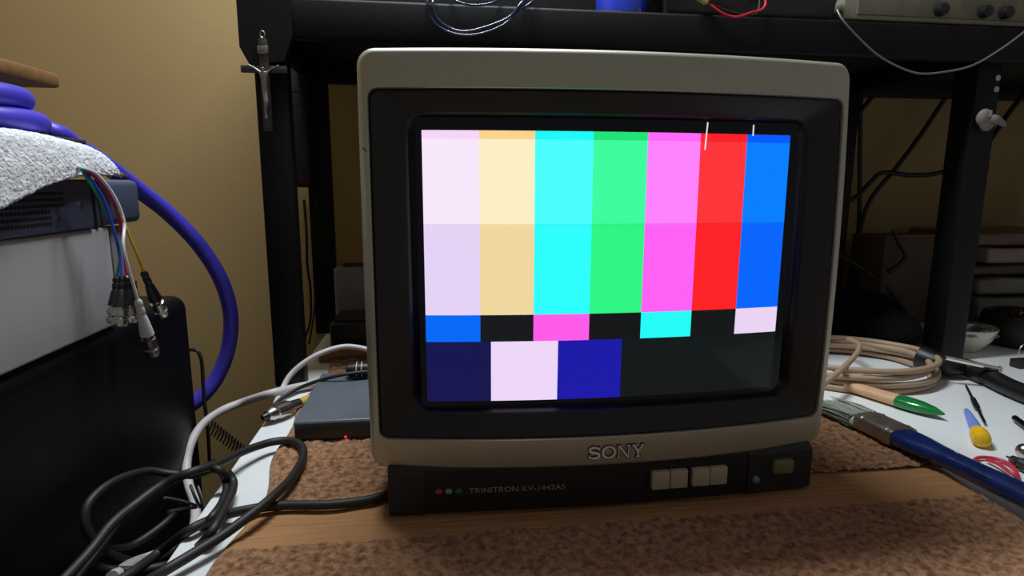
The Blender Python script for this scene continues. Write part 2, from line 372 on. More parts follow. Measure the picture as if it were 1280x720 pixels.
# crucifix hung on the left post
PEW = mat('dull_pewter', (150, 146, 142), .35, .9, var=.35, vscale=350)
cr = thing('crucifix', 'small pewter crucifix hung on the left rack post', 'crucifix', (-.3245, .312, .32))
obj('upright', box(-.3295, -.3195, .3115, .3165, .318, .421, .001), mat('dark_pewter', (78, 74, 72), .4, .8, var=.4, vscale=300, bump=.3, bscale=400), cr)
obj('crossbar', box(-.3505, -.2995, .3118, .3162, .3835, .3915, .001), mat('dark_pewter', (78, 74, 72)), cr)
c = Vector((-.3245, .314, .4255)); rg = [c+Vector((.0025*math.cos(a), 0, .0036*math.sin(a))) for a in [k*.5236 for k in range(12)]]
obj('hanging_ring', tube(rg, .0011, 8, closed=True), PEW, cr)
obj('plaque', box(-.3305, -.3185, .3100, .3125, .404, .413, .0008), PEW, cr)
me = bpy.data.meshes.new('figure')
cx = -.3245; jo = [(cx, .310, .362), (cx, .309, .372), (cx, .3085, .380), (cx-.0005, .3075, .385), (cx-.001, .307, .389), (cx-.008, .309, .387), (cx-.017, .3105, .392), (cx+.008, .309, .387), (cx+.017, .3105, .392), (cx+.0012, .3075, .350), (cx-.0006, .3095, .338), (cx+.0002, .309, .331)]
me.from_pydata(jo, [(0, 1), (1, 2), (2, 3), (3, 4), (2, 5), (5, 6), (2, 7), (7, 8), (0, 9), (9, 10), (10, 11)], [])
fo = mobj('figure', me, PEW, cr, smooth=False)
fo.modifiers.new('Skin', 'SKIN').use_smooth_shade = True; fo.modifiers.new('Subdivision', 'SUBSURF').levels = 1
try:
    for v, r in zip(me.skin_vertices[0].data, (.0032, .0036, .0034, .0014, .0026, .0012, .0010, .0012, .0010, .0028, .0018, .0022)): v.radius = (r, r*.8)
    me.skin_vertices[0].data[0].use_root = True
except Exception as e: print('skin', e)

# wide black case standing on the rack shelf
t = thing('shelf_case', 'wide black equipment case at the back of the rack shelf', 'case', (.02, .55, .468))
obj('case_body', box(-.325, .37, .50, .69, .4745, .64, .008, 3), mat('case_black', (14, 13, 15), .6, spec=.25, var=.2), t)
for fx in (-.30, .33):
    for fy in (.52, .67): obj('foot', lathe([(0, .010), (.006, .011), (.0066, 0)], (fx, fy, .4682), (fx, fy, 1), 14), RUBBER, t)
# white lump of putty stuck on the right post
def blob(c, rx, ry, rz, amp, seed, sub=3, freq=3.0):
    bm = B(); bmesh.ops.create_icosphere(bm, subdivisions=sub, radius=1); rnd = random.Random(seed); ph = [(Vector((rnd.uniform(-1, 1), rnd.uniform(-1, 1), rnd.uniform(-1, 1)))*freq, rnd.random()*6) for _ in range(6)]
    for v in bm.verts:
        d = 1+amp*sum(math.sin(v.co.dot(k)+p_) for k, p_ in ph)/3; v.co = Vector((c[0]+v.co.x*rx*d, c[1]+v.co.y*ry*d, c[2]+v.co.z*rz*d))
    return bm
PUT = mat('off_white_putty', (122, 117, 114), .7, var=.08)
pc = at(1232, 150, 'y', .322); pt = thing('cable_clip', 'crumpled off-white clip stuck on the right rack post', 'clip', pc)
obj('clip_body', blob(pc, .0115, .008, .0125, .25, 4), PUT, pt)
obj('clip_tail', tube(catmull([at(1238, 148, 'y', .318), at(1246, 150, 'y', .314), at(1257, 157, 'y', .312)], 6), [.006]*6+[.0055, .005, .0045, .004, .0035, .0025, .0015], 10), PUT, pt)
obj('clip_nib', tube([at(1237, 146, 'y', .316), at(1239, 138, 'y', .316)], [.003, .0018], 8), PUT, pt)

# ------------------------------------------------------------------ things on the rack shelf
BLUEBLK = mat('blue_black_cable', (44, 50, 78), .22, var=.1, coat=.6)
YB = .308
cable('looped_cable', 'thin blue-black cable hanging in loops over the rack beam', 'cable', [(538, -16, 'y', .33), (534, 0, 'y', YB), (537, 18, 'y', YB), (549, 34, 'y', YB), (576, 44, 'y', YB), (606, 41, 'y', YB), (634, 28, 'y', YB), (651, 8, 'y', YB), (656, -12, 'y', .33), (600, -24, 'y', .36), (548, -14, 'y', .33), (541, 2, 'y', YB-.004), (545, 20, 'y', YB-.004), (558, 33, 'y', YB-.004), (580, 39.5, 'y', YB-.004), (610, 33, 'y', YB-.004), (637, 21, 'y', YB-.004), (652, 3, 'y', YB-.002), (664, -10, 'y', .33)], .0017, BLUEBLK)
cable('looped_cable', 'short blue-black cable sagging above the hanging loops on the beam', 'cable', [(556, -10, 'y', .33), (572, 2, 'y', YB), (592, 6.5, 'y', YB), (615, 3.5, 'y', YB), (634, -8, 'y', .33)], .0015, BLUEBLK)
cable('looped_cable', 'blue-black cable end sloping over the beam right of the loops', 'cable', [(652, 12, 'y', YB), (664, 3, 'y', YB), (678, -10, 'y', .33)], .0015, BLUEBLK)
tb = at(781, 12, 'y', .345); tb.z = .469
t = thing('blue_tub', 'shiny blue plastic tub on the rack shelf above the television', 'tub', (tb.x, .36, .469))
obj('tub_body', lathe([(0, .030), (.002, .0325), (.05, .034), (.052, .033), (.052, .031), (.004, .029), (.004, 0)], (tb.x, .36, .469), (tb.x, .36, 1), 32), mat('glossy_blue', (38, 62, 190), .25, coat=.5), t)
a0 = at(826, 8, 'y', .335); a1 = at(1040, 12, 'y', .335)
t = thing('black_tray', 'shallow black plastic tray on the rack shelf', 'tray', ((a0.x+a1.x)/2, .40, .469)); bm = B()
rr = lambda i, z: [(x, y, z) for x, y in rrect(a0.x+i, a1.x-i, .325+i, .50-i, .006, 4, 3)]
bl = bridge_loops(bm, [rr(.004, .4690), rr(.002, .471), rr(-.001, .494), rr(-.003, .496), rr(.001, .496), rr(.006, .473)]); bm.faces.new(bl[-1]); bm.faces.new(bl[0]); obj('tray_body', bm, mat('tray_black', (34, 35, 37), .35), t)
bm = B(); rr2 = lambda i, z: [(x, y, z) for x, y in rrect(a0.x+i, a1.x-i, .325+i, .50-i, .006, 4, 3)]
bl = bridge_loops(bm, [rr2(-.0032, .4965), rr2(-.0032, .499), rr2(-.001, .5), rr2(.004, .499), rr2(.004, .4965)]); obj('tray_rim', bm, mat('tray_black', (34, 35, 37)), t)
RED = mat('red_wire', (190, 30, 48), .35, coat=.3)
t = thing('wire_pair', 'red wire lead with a cream connector drooping over the rack beam', 'wire', at(890, 8, 'y', .315))
obj('red_wire', tube(catmull([at(*q) for q in [(883, 2, 'y', .316), (896, 12, 'y', .312), (908, 19, 'y', .310), (922, 21, 'y', .308), (938, 16, 'y', .310), (952, 12, 'y', .312), (957, 4, 'y', .316), (954, -6, 'y', .33)]], 8), .0016, 8), RED, t)
obj('black_wire', tube(catmull([at(*q) for q in [(886, 3, 'y', .316), (905, 12, 'y', .313), (925, 17, 'y', .311), (944, 18, 'y', .309), (949, 8, 'y', .315), (949, -6, 'y', .33)]], 8), .0011, 8), RUBBER, t)
cc = at(879, 0, 'y', .318); obj('connector', box(cc.x-.007, cc.x+.0055, .312, .321, cc.z-.004, cc.z+.006, .001, mtx=Matrix.Translation(cc) @ Matrix.Rotation(.5, 4, 'Y') @ Matrix.Translation(-cc)), mat('cream_nylon', (226, 216, 150), .4), t)
g0 = at(1052, 15, 'y', .33)
t = thing('grey_instrument', 'grey-beige instrument box on the right end of the rack shelf', 'box', (.55, .44, .469))
gb = obj('housing', box(g0.x, .93, .326, .56, .4720, .56, .003), mat('grey_beige_metal', (142, 138, 122), .5, var=.06), t)
obj('front_panel', box(g0.x+.018, .92, .3235, .328, .478, .555, .001), mat('worn_panel', (112, 106, 92), .5, var=.25, vscale=40), t)
for k, kx in enumerate((.535, .60, .632, .70)):
    c = Vector((kx, .3235, .487)); obj('knob', lathe([(0, .008), (.002, .0085), (.010, .0075), (.011, .006), (.011, 0)], c, c+Vector((0, -1, 0)), 16), BLACKPL, t)
for fx in (g0.x+.03, .86): obj('foot', box(fx, fx+.02, .34, .36, .469, .4722, .0005), RUBBER, t)
cable('thin_wire', 'thin grey wire sagging across the right end of the rack beam', 'wire', [(1046, 12, 'y', .322), (1054, 26, 'y', .312), (1072, 46, 'y', .308), (1096, 68, 'y', .304), (1124, 84, 'y', .302), (1150, 92, 'y', .30), (1180, 90, 'y', .30), (1215, 82, 'y', .30), (1250, 62, 'y', .30), (1285, 36, 'y', .304), (1310, 12, 'y', .32)], .0013, mat('grey_wire', (112, 108, 108), .3))

# ------------------------------------------------------------------ left stack: case, grey box, slate device, white towel, coiled cable
X0 = -.42
bm = box(-.74, X0, -.62, .292, -.74, .132, .016, 5)
case = thing('black_case', 'tall black plastic case with rounded edges beside the desk', 'case', (-.58, -.16, -.74))
obj('case_body', bm, mat('satin_black_plastic', (8, 8, 13), .42, spec=.18, var=.1, bump=.05, bscale=700), case)
for y in (-.3, .18):
    for x in (-.70, -.47): obj('foot', lathe([(0, .02), (.003, .021), (.004, 0)], (x, y, -.7402), (x, y, 0), 16), RUBBER, case)
cable('thin_black_cable', 'thin black cable looped at the far edge of the black case', 'cord', [(238, 437, 'y', .305), (247, 439, 'y', .30), (252, 452, 'y', .30), (254, 480, 'y', .30), (256, 505, 'y', .30), (260, 540, 'y', .30), (262, 580, 'y', .305)], .0022, RUBBER)

gbx = thing('grey_box', 'light grey metal equipment box on top of the black case', 'box', (-.55, -.1, .1325))
GREYM = mat('light_grey_enamel', (174, 173, 176), .45, var=.04, vscale=20, bump=.03)
obj('cover', box(-.70, X0-.001, -.42, .1345, .1325, .2205, .0022, 3), GREYM, gbx)
obj('chassis', box(-.695, X0-.006, .1345, .1425, .1335, .2185, .001), BLACKPL, gbx)
obj('end_panel', box(-.70, X0-.004, .1425, .166, .1335, .219, .002), mat('end_panel_grey', (128, 126, 126), .5), gbx)
obj('end_gasket', box(-.70, X0-.007, .166, .176, .1335, .2185, .002), BLACKPL, gbx)

sl = thing('slate_device', 'dark slate-blue rack device with vent holes on the grey box', 'electronics', (-.55, -.1, .2212))
SLATE = mat('slate_blue_metal', (72, 80, 104), .42, var=.05, vscale=15)
ch = obj('chassis', box(-.71, X0+.002, -.44, .108, .2212, .2605, .0018), SLATE, sl)
obj('seam', box(-.708, X0, .108, .1135, .2225, .2595, .0005), BLACKPL, sl)
obj('seam_strip', box(-.708, X0+.0012, .1135, .118, .222, .260, .0005), SLATE, sl)
obj('seam', box(-.708, X0, .118, .122, .2225, .2595, .0005), BLACKPL, sl)
obj('faceplate', box(-.715, X0+.003, .122, .190, .2215, .2612, .006, 3), SLATE, sl)
bm = B()
for k in range(6):
    z = .2285+k*.0044; yend = .048 if k < 3 else .066
    for q in range(26):
        y = yend-.0042*q
        box(X0+.0012, X0+.0024, y-.0013, y+.0013, z-.0011, z+.0011, bm=bm)
vo = obj('vent_holes', bm, mat('vent_black', (8, 8, 12), .7), ch, smooth=False); vo['kind'] = 'stuff'
for (sx, sy) in ((73, 272), (101, 256)):
    c = at(sx, sy, 'x', X0+.002); obj('screw', lathe([(0, .0022), (.0008, .002), (.0012, 0)], c, c+Vector((1, 0, 0)), 10), CHROME, ch)

# white towel folded on the device: a soft slab whose right side sags over the edge
def slab_cloth(name, m, parent, x0, x1, y0, y1, ztop, thick, sag, step=.0016, seed=5, jit=.0010):
    ny = int((y1-y0)/step); L = x1-x0; nu = int((L+thick*2.2)/step)
    P = []; us = np.linspace(0, 1, nu); rng = np.random.default_rng(seed)
    for j in range(ny+1):
        v = j/ny; y = y0+(y1-y0)*v
        e = math.sqrt(max(0.0, 1-max(0, (v-.86)/.14)**2)); s_ = sag(y)
        for u in us:
            d = u*(L+thick*1.5+s_)
            if d < L: x, z = x0+d, ztop
            else:
                q = (d-L)/(thick*1.5+s_); a = min(1, q*1.25)*1.5708; x, z = x1+thick*.55*math.sin(a), ztop-thick*.62*(1-math.cos(a))-max(0, q-.45)/.55*(thick*.45+s_)
            bulge = .006*math.sin(y*28+1)*math.sin(x*25)
            z = ztop-thick*(1-e) + (z-ztop)*e+bulge*.6
            P.append((x+(rng.random()-.5)*jit, y+(rng.random()-.5)*jit, z+(rng.random()-.5)*jit))
    n2 = nu; Q = [(j*n2+i, j*n2+i+1, (j+1)*n2+i+1, (j+1)*n2+i) for j in range(ny) for i in range(n2-1)]
    me = bpy.data.meshes.new(name); me.from_pydata(P, [], Q); o = mobj(name, me, m, parent); s = o.modifiers.new('Thickness', 'SOLIDIFY'); s.thickness = .005; s.offset = -1; return o
WT = towel_material('white_terry', (238, 240, 245), (214, 217, 226))
t = thing('white_towel', 'fluffy white towel folded over the slate-blue device', 'towel', (-.5, 0, .2615))
slab_cloth('towel_cloth', WT, t, -.64, -.418, -.16, .134, .291, .022, lambda y: .001+.024*max(0, (.085-y)/.10)**1.1 if y < .085 else .001)
obj('under_board', box(-.66, -.444, -.18, .160, .2925, .2965, .0012), mat('dark_card', (52, 46, 48), .6), tag(thing('thin_board', 'dark thin board between white towel and purple cable', 'board', (-.55, 0, .2925))))
PURP = mat('purple_blue_cable', (68, 60, 190), .42, var=.05, vscale=300, bump=.03)
purple = thing('coiled_cable', 'thick purple-blue cable coiled on the stack and drooping to the case', 'cable', (-.5, .05, .297))
cp = [Vector((-.566+.112*math.cos(a), .082+.070*math.sin(a), .3235)) for a in [2*math.pi*i/18 for i in range(18)]]
obj('upper_turn', tube(catmull(cp, 5, True), .0088, 16, closed=True), PURP, purple)
low = [Vector((-.570+.120*math.cos(a), .090+.080*math.sin(a), .3063)) for a in [2*math.pi*i/18 for i in range(18)]]
obj('lower_turn', tube(catmull(low, 5, True), .0088, 16, closed=True), PURP, purple)
dr = [Vector((-.52, .168, .3063)), Vector((-.488, .160, .3063)), (72, 168, 'y', .165), (92, 181, 'y', .20), (130, 205, 'y', .245), (170, 235, 'y', .29), (212, 268, 'y', .325), (250, 308, 'y', .345), (276, 350, 'y', .355), (288, 392, 'y', .36), (286, 432, 'y', .36), (274, 466, 'y', .355), (256, 492, 'y', .345), (230, 512, 'y', .335), (190, 530, 'y', .33)]
obj('drooping_run', tube(catmull([p if isinstance(p, Vector) else at(*p) for p in dr], 10), .0092, 16), PURP, purple)

# wooden shelf on the side wall
t = thing('wall_shelf', 'small pale wooden shelf on the side wall above the cable coil', 'shelf', (-.68, -.02, .346))
obj('shelf_plank', box(-.87, -.484, -.30, .205, .3465, .3595, .003), WOOD, t)
obj('underside_rail', box(-.86, -.53, .02, .135, .342, .3466, .001), mat('pale_rail', (168, 134, 86), .5, var=.15, vscale=20), t)
for y in (-.2, .0): obj('bracket', box(-.87, -.62, y-.006, y+.006, .334, .3466, .001), BLACKSTEEL, t)

# video leads with plugs hanging over the grey box
XL = -.394
def lead(label, colour, wire, plug0, plug1, boot, shell, r=.0011, xs=XL):
    t = thing('video_lead', label, 'cable', at(*plug1, 'x', xs), 'video leads hanging from under the white towel')
    obj('wire', tube(catmull([at(px, py, 'x', xx) for px, py, xx in wire]+[at(*plug0, 'x', xs)], 8), r, 8), mat('wire_%s' % colour[0], colour[1], .35), t)
    a, b_ = at(*plug0, 'x', xs), at(*plug1, 'x', xs); L = (b_-a).length
    obj('strain_relief', lathe([(0, .0016), (L*.04, .003), (L*.10, .0031), (L*.12, .0024), (L*.16, .0031), (L*.24, .0032), (L*.26, .0026), (L*.32, .0036), (L*.5, .0048), (L*.62, .0055), (L*.64, 0)], a, b_, 18), boot, t)
    obj('plug', lathe([(L*.60, .0036), (L*.68, .0040), (L*.69, .0056), (L*.80, .0058), (L*.82, .0048), (L*.86, .0048), (L*.88, .0060), (L*.97, .0058), (L, .0050), (L, .0040), (L*.9, .0038), (L*.9, 0)], a, b_, 22), shell, t)
    return t
BOOT = mat('black_boot', (20, 20, 22), .4); WBOOT = mat('white_boot', (205, 203, 206), .45); GUN = mat('gunmetal', (120, 118, 118), .32, .9)
TOP = [(97, 203, -.432), (100, 209, -.402)]
lead('green video lead under the white towel with nickel plug', ('green', (30, 150, 130)), TOP+[(108, 222, -0.401), (127, 253, -0.397), (143, 290, XL), (150, 320, XL)], (146, 346), (143, 404), BOOT, CHROME, xs=-0.398)
lead('blue video lead with a nickel plug in front of the grey box', ('blue', (42, 74, 190)), TOP+[(112, 222, -0.400), (130, 250, -0.395), (143, 290, -0.391), (150, 322, -0.389)], (152, 345), (149, 408), BOOT, CHROME, xs=-0.387)
lead('crimson video lead with a nickel plug behind the white one', ('crimson', (178, 26, 84)), TOP+[(118, 221, -0.399), (138, 248, -0.394), (150, 278, XL), (155, 315, XL)], (158, 344), (163, 403), BOOT, CHROME, xs=-0.393)
lead('pink video lead between the crimson and the white lead', ('pink', (196, 60, 130)), TOP+[(120, 220, -0.398), (142, 249, -0.393), (153, 282, -0.390), (157, 318, -0.394)], (166, 350), (169, 398), BOOT, GUN, xs=-0.400)
lead('white video lead ending in a white boot and gunmetal plug', ('white', (214, 208, 214)), TOP+[(121, 218, -0.397), (143, 246, -0.391), (155, 278, -0.387), (155, 312, -0.383)], (172, 374), (191, 444), WBOOT, GUN, r=.0013, xs=-0.379)
lead('yellow video lead with a black boot right of the grey box', ('yellow', (204, 160, 38)), [(140, 248, -0.397), (151, 268, -0.389), (162, 296, -0.384), (172, 320, -0.381)], (179, 339), (203, 394), BOOT, CHROME, xs=-0.381)

# ------------------------------------------------------------------ cables at the left of the desk
cable('spiral_cord', 'dark brown spiral cord against the wall below the desk', 'cord', [at(262+(312-262)*s, 532+(572-532)*s, 'y', .46)+Vector((.004*math.cos(s*88), .006*math.sin(s*88), .008*math.cos(s*88))) for s in [k/110 for k in range(111)]], .0012, mat('brown_cord', (58, 44, 34), .6), n=2)
cable('white_cable', 'thick grey-white cable bending off the desk in front of the black case', 'cable', [(398, 479, 'z', .008), (372, 484, 'z', .008), (338, 492, 'z', .012), (306, 502, 'y', .30), (278, 513, 'y', .29), (254, 530, 'y', .275), (239, 554, 'y', .255), (233, 582, 'y', .235), (236, 606, 'y', .21), (244, 632, 'y', .17), (240, 664, 'y', .12), (205, 690, 'y', .06), (165, 706, 'y', .02), (140, 722, 'y', -.01)], .0050, WHITECABLE)
cable('white_cable', 'thinner white cable arching from behind the television to the desk edge', 'cable', [(500, 452, 'y', .33), (470, 440, 'y', .33), (445, 434, 'y', .33), (425, 434, 'y', .325), (400, 442, 'y', .318), (378, 455, 'y', .312), (362, 470, 'y', .305), (352, 488, 'y', .29), (344, 506, 'z', .004)], .0034, WHITECABLE)
cable('thin_black_cable', 'thin black cable running from silver plug to behind the television', 'cable', [(332, 524, 'z', .006), (338, 512, 'z', .008), (352, 498, 'z', .012), (372, 486, 'z', .018), (395, 477, 'z', .026), (425, 469, 'z', .034), (455, 465, 'z', .036), (490, 463, 'z', .034)], .0022, RUBBER)
cable('power_cable', 'black cable leaving the television plinth across the towel band', 'cable', [(520, 612, 'z', .010), (484, 619, 'z', .009), (455, 626, 'z', .009), (410, 631, 'z', .0095), (350, 632, 'z', .0095), (305, 638, 'z', .0100), (268, 648, 'z', .007), (235, 664, 'z', .006), (200, 690, 'x', -.345), (165, 716, 'x', -.35), (120, 745, 'x', -.36)], .0038, RUBBER)
cable('black_cable', 'black cable making a long loop over the towel corner', 'cable', [(70, 735, 'x', -.385), (112, 690, 'x', -.38), (140, 655, 'x', -.375), (170, 630, 'x', -.368), (205, 605, 'x', -.355), (240, 590, 'x', -.335), (272, 580, 'z', .022), (305, 564, 'z', .016), (338, 553, 'z', .012), (362, 551, 'z', .0115), (377, 558, 'z', .0115), (378, 574, 'z', .0115), (364, 598, 'z', .015), (340, 622, 'z', .018), (310, 646, 'z', .016), (280, 668, 'z', .012), (240, 693, 'z', .010), (205, 714, 'z', .008), (160, 742, 'x', -.335)], .0038, RUBBER)
cable('black_cable', 'black cable in a round loop in front of the case', 'cable', [(283, 602, 'z', .010), (270, 586, 'z', .022), (242, 594, 'x', -.35), (212, 592, 'x', -.37), (182, 589, 'x', -.385), (142, 602, 'x', -.395), (113, 626, 'x', -.40), (106, 652, 'x', -.40), (118, 678, 'x', -.395), (142, 695, 'x', -.385), (176, 703, 'x', -.372), (212, 694, 'x', -.35), (240, 674, 'x', -.33), (262, 650, 'z', .009), (279, 626, 'z', .009)], .0034, RUBBER, closed=True)
cable('black_cable', 'black cable curving low through the middle of the loop', 'cable', [(98, 722, 'x', -.39), (122, 690, 'x', -.385), (150, 650, 'x', -.385), (182, 622, 'x', -.38), (215, 602, 'x', -.365), (246, 588, 'x', -.345), (268, 578, 'x', -.325)], .0030, RUBBER)
cable('black_cable', 'black cable arc low at the near edge of the case', 'cable', [(228, 630, 'x', -.36), (205, 655, 'x', -.37), (165, 682, 'x', -.385), (135, 688, 'x', -.39), (112, 700, 'x', -.39), (135, 712, 'x', -.38), (180, 712, 'x', -.36), (225, 700, 'x', -.335), (262, 668, 'z', .012), (286, 625, 'z', .012), (292, 604, 'z', .012), (284, 590, 'z', .02)], .0034, RUBBER)
RIB = mat('worn_metal_tie', (120, 118, 120), .35, .6)
t = thing('cable_tie', 'worn metallic twist tie holding the black cables together', 'cable tie', at(240, 620, 'x', -.35))
for q in ([(238, 606, -.35), (244, 622, -.345), (250, 634, -.345)], [(247, 608, -.348), (252, 622, -.343), (256, 636, -.34)], [(206, 622, -.36), (226, 626, -.355), (246, 632, -.347)], [(210, 640, -.36), (228, 636, -.355), (246, 634, -.347)]):
    obj('twist', tube(catmull([at(a, b_, 'x', c) for a, b_, c in q], 6), .0014, 6), RIB, t)

# ------------------------------------------------------------------ adapter box, silver plug
A0 = at(368, 552, 'z', .006); A0x, A0y = A0.x, A0.y
t = thing('adapter_box', 'dark grey adapter box with a red light left of the television', 'adapter', (A0x+.06, A0y+.06, .007))
bm = box(A0x, -.155, A0y, .300, .0068, .0265, .0022, 3)
obj('housing', bm, mat('dark_grey_housing', (92, 98, 108), .35, var=.05), t)
obj('front_face', box(A0x+.001, -.156, A0y-.0008, A0y+.002, .0085, .0245, .0006), mat('front_face_grey', (54, 56, 60), .5), t)
lp = at(432, 546, 'y', A0y-.0006); obj('indicator_light', lathe([(0, .0013), (.0008, .001), (.0011, 0)], lp, lp+Vector((0, -1, 0)), 10), mat('red_light', (255, 20, 30), .4, emit=((255, 25, 35), 2.5)), t)
for k, xx in enumerate((-.243, -.203)):
    yk = .276+.010*k; t = thing('barrel_plug', ['black barrel plug with pale rings behind the adapter box', 'black barrel plug nearest the television behind the adapter box'][k], 'plug', (xx, yk, .0275))
    p0, p1 = Vector((xx, yk, .0365)), Vector((xx+.05, yk, .0365))
    obj('plug_body', lathe([(0, .004), (.002, .0075), (.012, .0088), (.036, .0088), (.036, 0)], p0, p1, 18), BOOT, t)
    for d in (.012, .018, .026): obj('ring', lathe([(d, .0089), (d+.0002, .0094), (d+.001, .0094), (d+.0012, .0089)], p0, p1, 18), mat('pale_ring', (190, 190, 192), .4), t)
t = thing('silver_plug', 'silver plug with a yellow sleeve lying on the desk edge', 'plug', at(355, 515, 'z', .003))
p0, p1 = at(334, 520, 'z', .0100), at(389, 498, 'z', .0105); L = (p1-p0).length
obj('plug_shell', lathe([(0, .0055), (L*.08, .0080), (L*.16, .0080), (L*.18, .0092), (L*.42, .0094), (L*.44, .0078), (L*.48, .0078), (L*.5, .0066), (L*.72, .0056), (L*.72, 0)], p0, p1, 20), CHROME, t)
obj('boot', lathe([(-.006, .003), (0, .005), (.004, .005)], p0, p1, 14), BOOT, t)
obj('yellow_sleeve', lathe([(L*.70, .0046), (L*.72, .0056), (L*.98, .0054), (L, .004)], p0, p1, 16), mat('yellow_sleeve', (206, 168, 70), .45), t)

# ------------------------------------------------------------------ behind the towel on the left
t = thing('wooden_batten', 'short pale wooden batten behind the towel', 'batten', (-.2, .45, 0))
obj('batten_body', box(-.305, -.06, .432, .470, .0002, .012, .002), WOOD, t)
t = thing('grey_socket_box', 'pale grey box behind the left edge of the television', 'box', (-.285, .62, 0))
obj('box_body', box(-.300, -.225, .57, .63, .0004, .122, .006, 3), mat('pale_grey_plastic', (130, 132, 132), .5, var=.05), t)
obj('box_cap', box(-.285, -.245, .575, .60, .121, .126, .001), BLACKPL, t)
t = thing('black_pedal', 'low black box behind the left edge of the towel', 'box', (-.22, .52, 0))
obj('box_body', box(-.296, -.10, .482, .562, .0004, .048, .006, 3), BLACKPL, t)
obj('box_lid', box(-.290, -.106, .488, .556, .0475, .053, .003), mat('pedal_lid', (36, 36, 40), .4), t)
t = thing('power_strip', 'dark power strip hung upright beside the back rack post', 'power strip', (-.344, .58, .252))
obj('strip_body', box(-.360, -.328, .565, .600, .252, .455, .008, 3), mat('dark_strip', (30, 24, 28), .5), t)
for z in (.29, .34, .39):
    c = Vector((-.344, .5655, z)); obj('socket', lathe([(0, .011), (.001, .0115), (.0012, .009), (.0002, .0085), (.0002, 0)], c, c+Vector((0, -1, 0)), 16), BLACKPL, t)
cable('hanging_cable', 'dark brown cable hanging against the wall below the power strip', 'cord', [(380, 250, 'y', .60), (383, 290, 'y', .62), (384, 330, 'y', .64), (388, 362, 'y', .66), (388, 400, 'y', .68), (380, 425, 'y', .69)], .0022, mat('brown_cord', (58, 44, 34)))
cable('hanging_cable', 'second brown cable hanging nearer the back post below the strip', 'cord', [(396, 252, 'y', .60), (398, 300, 'y', .655), (396, 345, 'y', .66), (392, 395, 'y', .67), (386, 430, 'y', .69)], .0018, mat('brown_cord', (58, 44, 34)))

# ------------------------------------------------------------------ right rear: cables on the wall, packets, black pouch
HANG = 'black cables hanging behind the right rack post'
for lb, pts, r in (
    ('black cable hanging straight down right of the television', [(1080, 85, 'y', .66), (1076, 130, 'y', .665), (1075, 200, 'y', .67), (1074, 270, 'y', .67), (1070, 320, 'y', .66), (1062, 350, 'y', .62), (1056, 372, 'y', .58)], .0042),
    ('black cable slanting from the beam down to the straight one', [(1200, 95, 'y', .64), (1178, 128, 'y', .655), (1150, 170, 'y', .66), (1120, 210, 'y', .66), (1092, 244, 'y', .66), (1078, 275, 'y', .66), (1072, 320, 'y', .65), (1085, 350, 'y', .62), (1100, 372, 'y', .58)], .0046),
    ('black cable slanting behind the upper right corner of the television', [(1115, 92, 'y', .64), (1095, 115, 'y', .65), (1076, 138, 'y', .65), (1050, 160, 'y', .64)], .0044),
    ('black cable running level from the right post toward the television', [(1215, 200, 'y', .60), (1192, 210, 'y', .61), (1170, 217, 'y', .62), (1140, 219, 'y', .63), (1104, 216, 'y', .64), (1090, 226, 'y', .64), (1070, 246, 'y', .64), (1040, 262, 'y', .62)], .0044),
    ('black cable rising from the right post behind the white clip', [(1195, 226, 'y', .56), (1215, 204, 'y', .56), (1240, 172, 'y', .57), (1262, 140, 'y', .59), (1285, 112, 'y', .60), (1310, 90, 'y', .62)], .0046),
    ('black cable dipping from the television into the black pouch', [(1030, 318, 'y', .56), (1050, 321, 'y', .57), (1068, 330, 'y', .58), (1090, 345, 'y', .57), (1112, 362, 'y', .56), (1126, 382, 'y', .54)], .0042)):
    cable('hanging_cable', lb, 'cable', pts, r, RUBBER, HANG)
cable('kinked_wire', 'kinked black wire in front of the cardboard box behind the right post', 'wire', [(1117, 288, 'y', .545), (1124, 304, 'y', .542), (1132, 320, 'y', .54), (1122, 332, 'y', .54), (1110, 340, 'y', .542)], .004, RUBBER, n=5)
t = thing('cardboard_box', 'dim brown cardboard box standing behind the right rack post', 'box', (.75, .605, 0))
obj('box_body', box(.69, .81, .56, .65, .0004, .165, .003), mat('dim_cardboard', (84, 70, 58), .8, var=.15, vscale=20), t)
obj('box_flap', box(.685, .815, .555, .60, .164, .168, .001), mat('flap_cardboard', (98, 78, 66), .8), t)
pk = [('clear plastic packet at the bottom of the packet stack', (78, 76, 74), .060), ('grey plastic packet second from the bottom of the packet stack', (110, 106, 100), .034), ('dark plastic packet in the middle of the packet stack', (74, 64, 60), .026), ('pale plastic packet second from the top of the packet stack', (136, 122, 110), .030), ('reddish plastic packet on top of the packet stack', (104, 76, 70), .028)]
z = .0005
for k, (lb, c, h) in enumerate(pk):
    bm = box(.835+.01*(k % 2), 1.16-.012*k, .50+.012*(k % 3), .68, z, z+h-.0008, .007, 3); bmesh.ops.subdivide_edges(bm, edges=[e for e in bm.edges if e.calc_length() > .05], cuts=5, use_grid_fill=True)
    for v in bm.verts:
        if v.co.z > z+h*.5: v.co.z -= .006*abs(math.sin(v.co.x*41+k))*abs(math.cos(v.co.y*29))
    o = obj('plastic_packet', bm, mat('packet_%d' % k, c, .35, var=.25, vscale=25), origin=(.98, .58, z)); tag(o, lb, 'packet', 'stacked packets behind the right post'); z += h
t = thing('black_pouch', 'rumpled black tool pouch behind the beige cable coil', 'pouch', (.56, .45, 0))
bm = blob((.555, .462, .040), .105, .070, .050, .10, 9, 4, 3.5)
for v in bm.verts: v.co.z = max(.001, v.co.z)
obj('pouch_body', bm, mat('black_nylon', (7, 7, 8), .9, spec=.1, var=.3, vscale=40, bump=.4, bscale=60), t)
obj('pouch_flap', blob((.566, .385, .034), .034, .062, .036, .12, 12, 3, 3), mat('black_nylon', (15, 15, 17)), t)
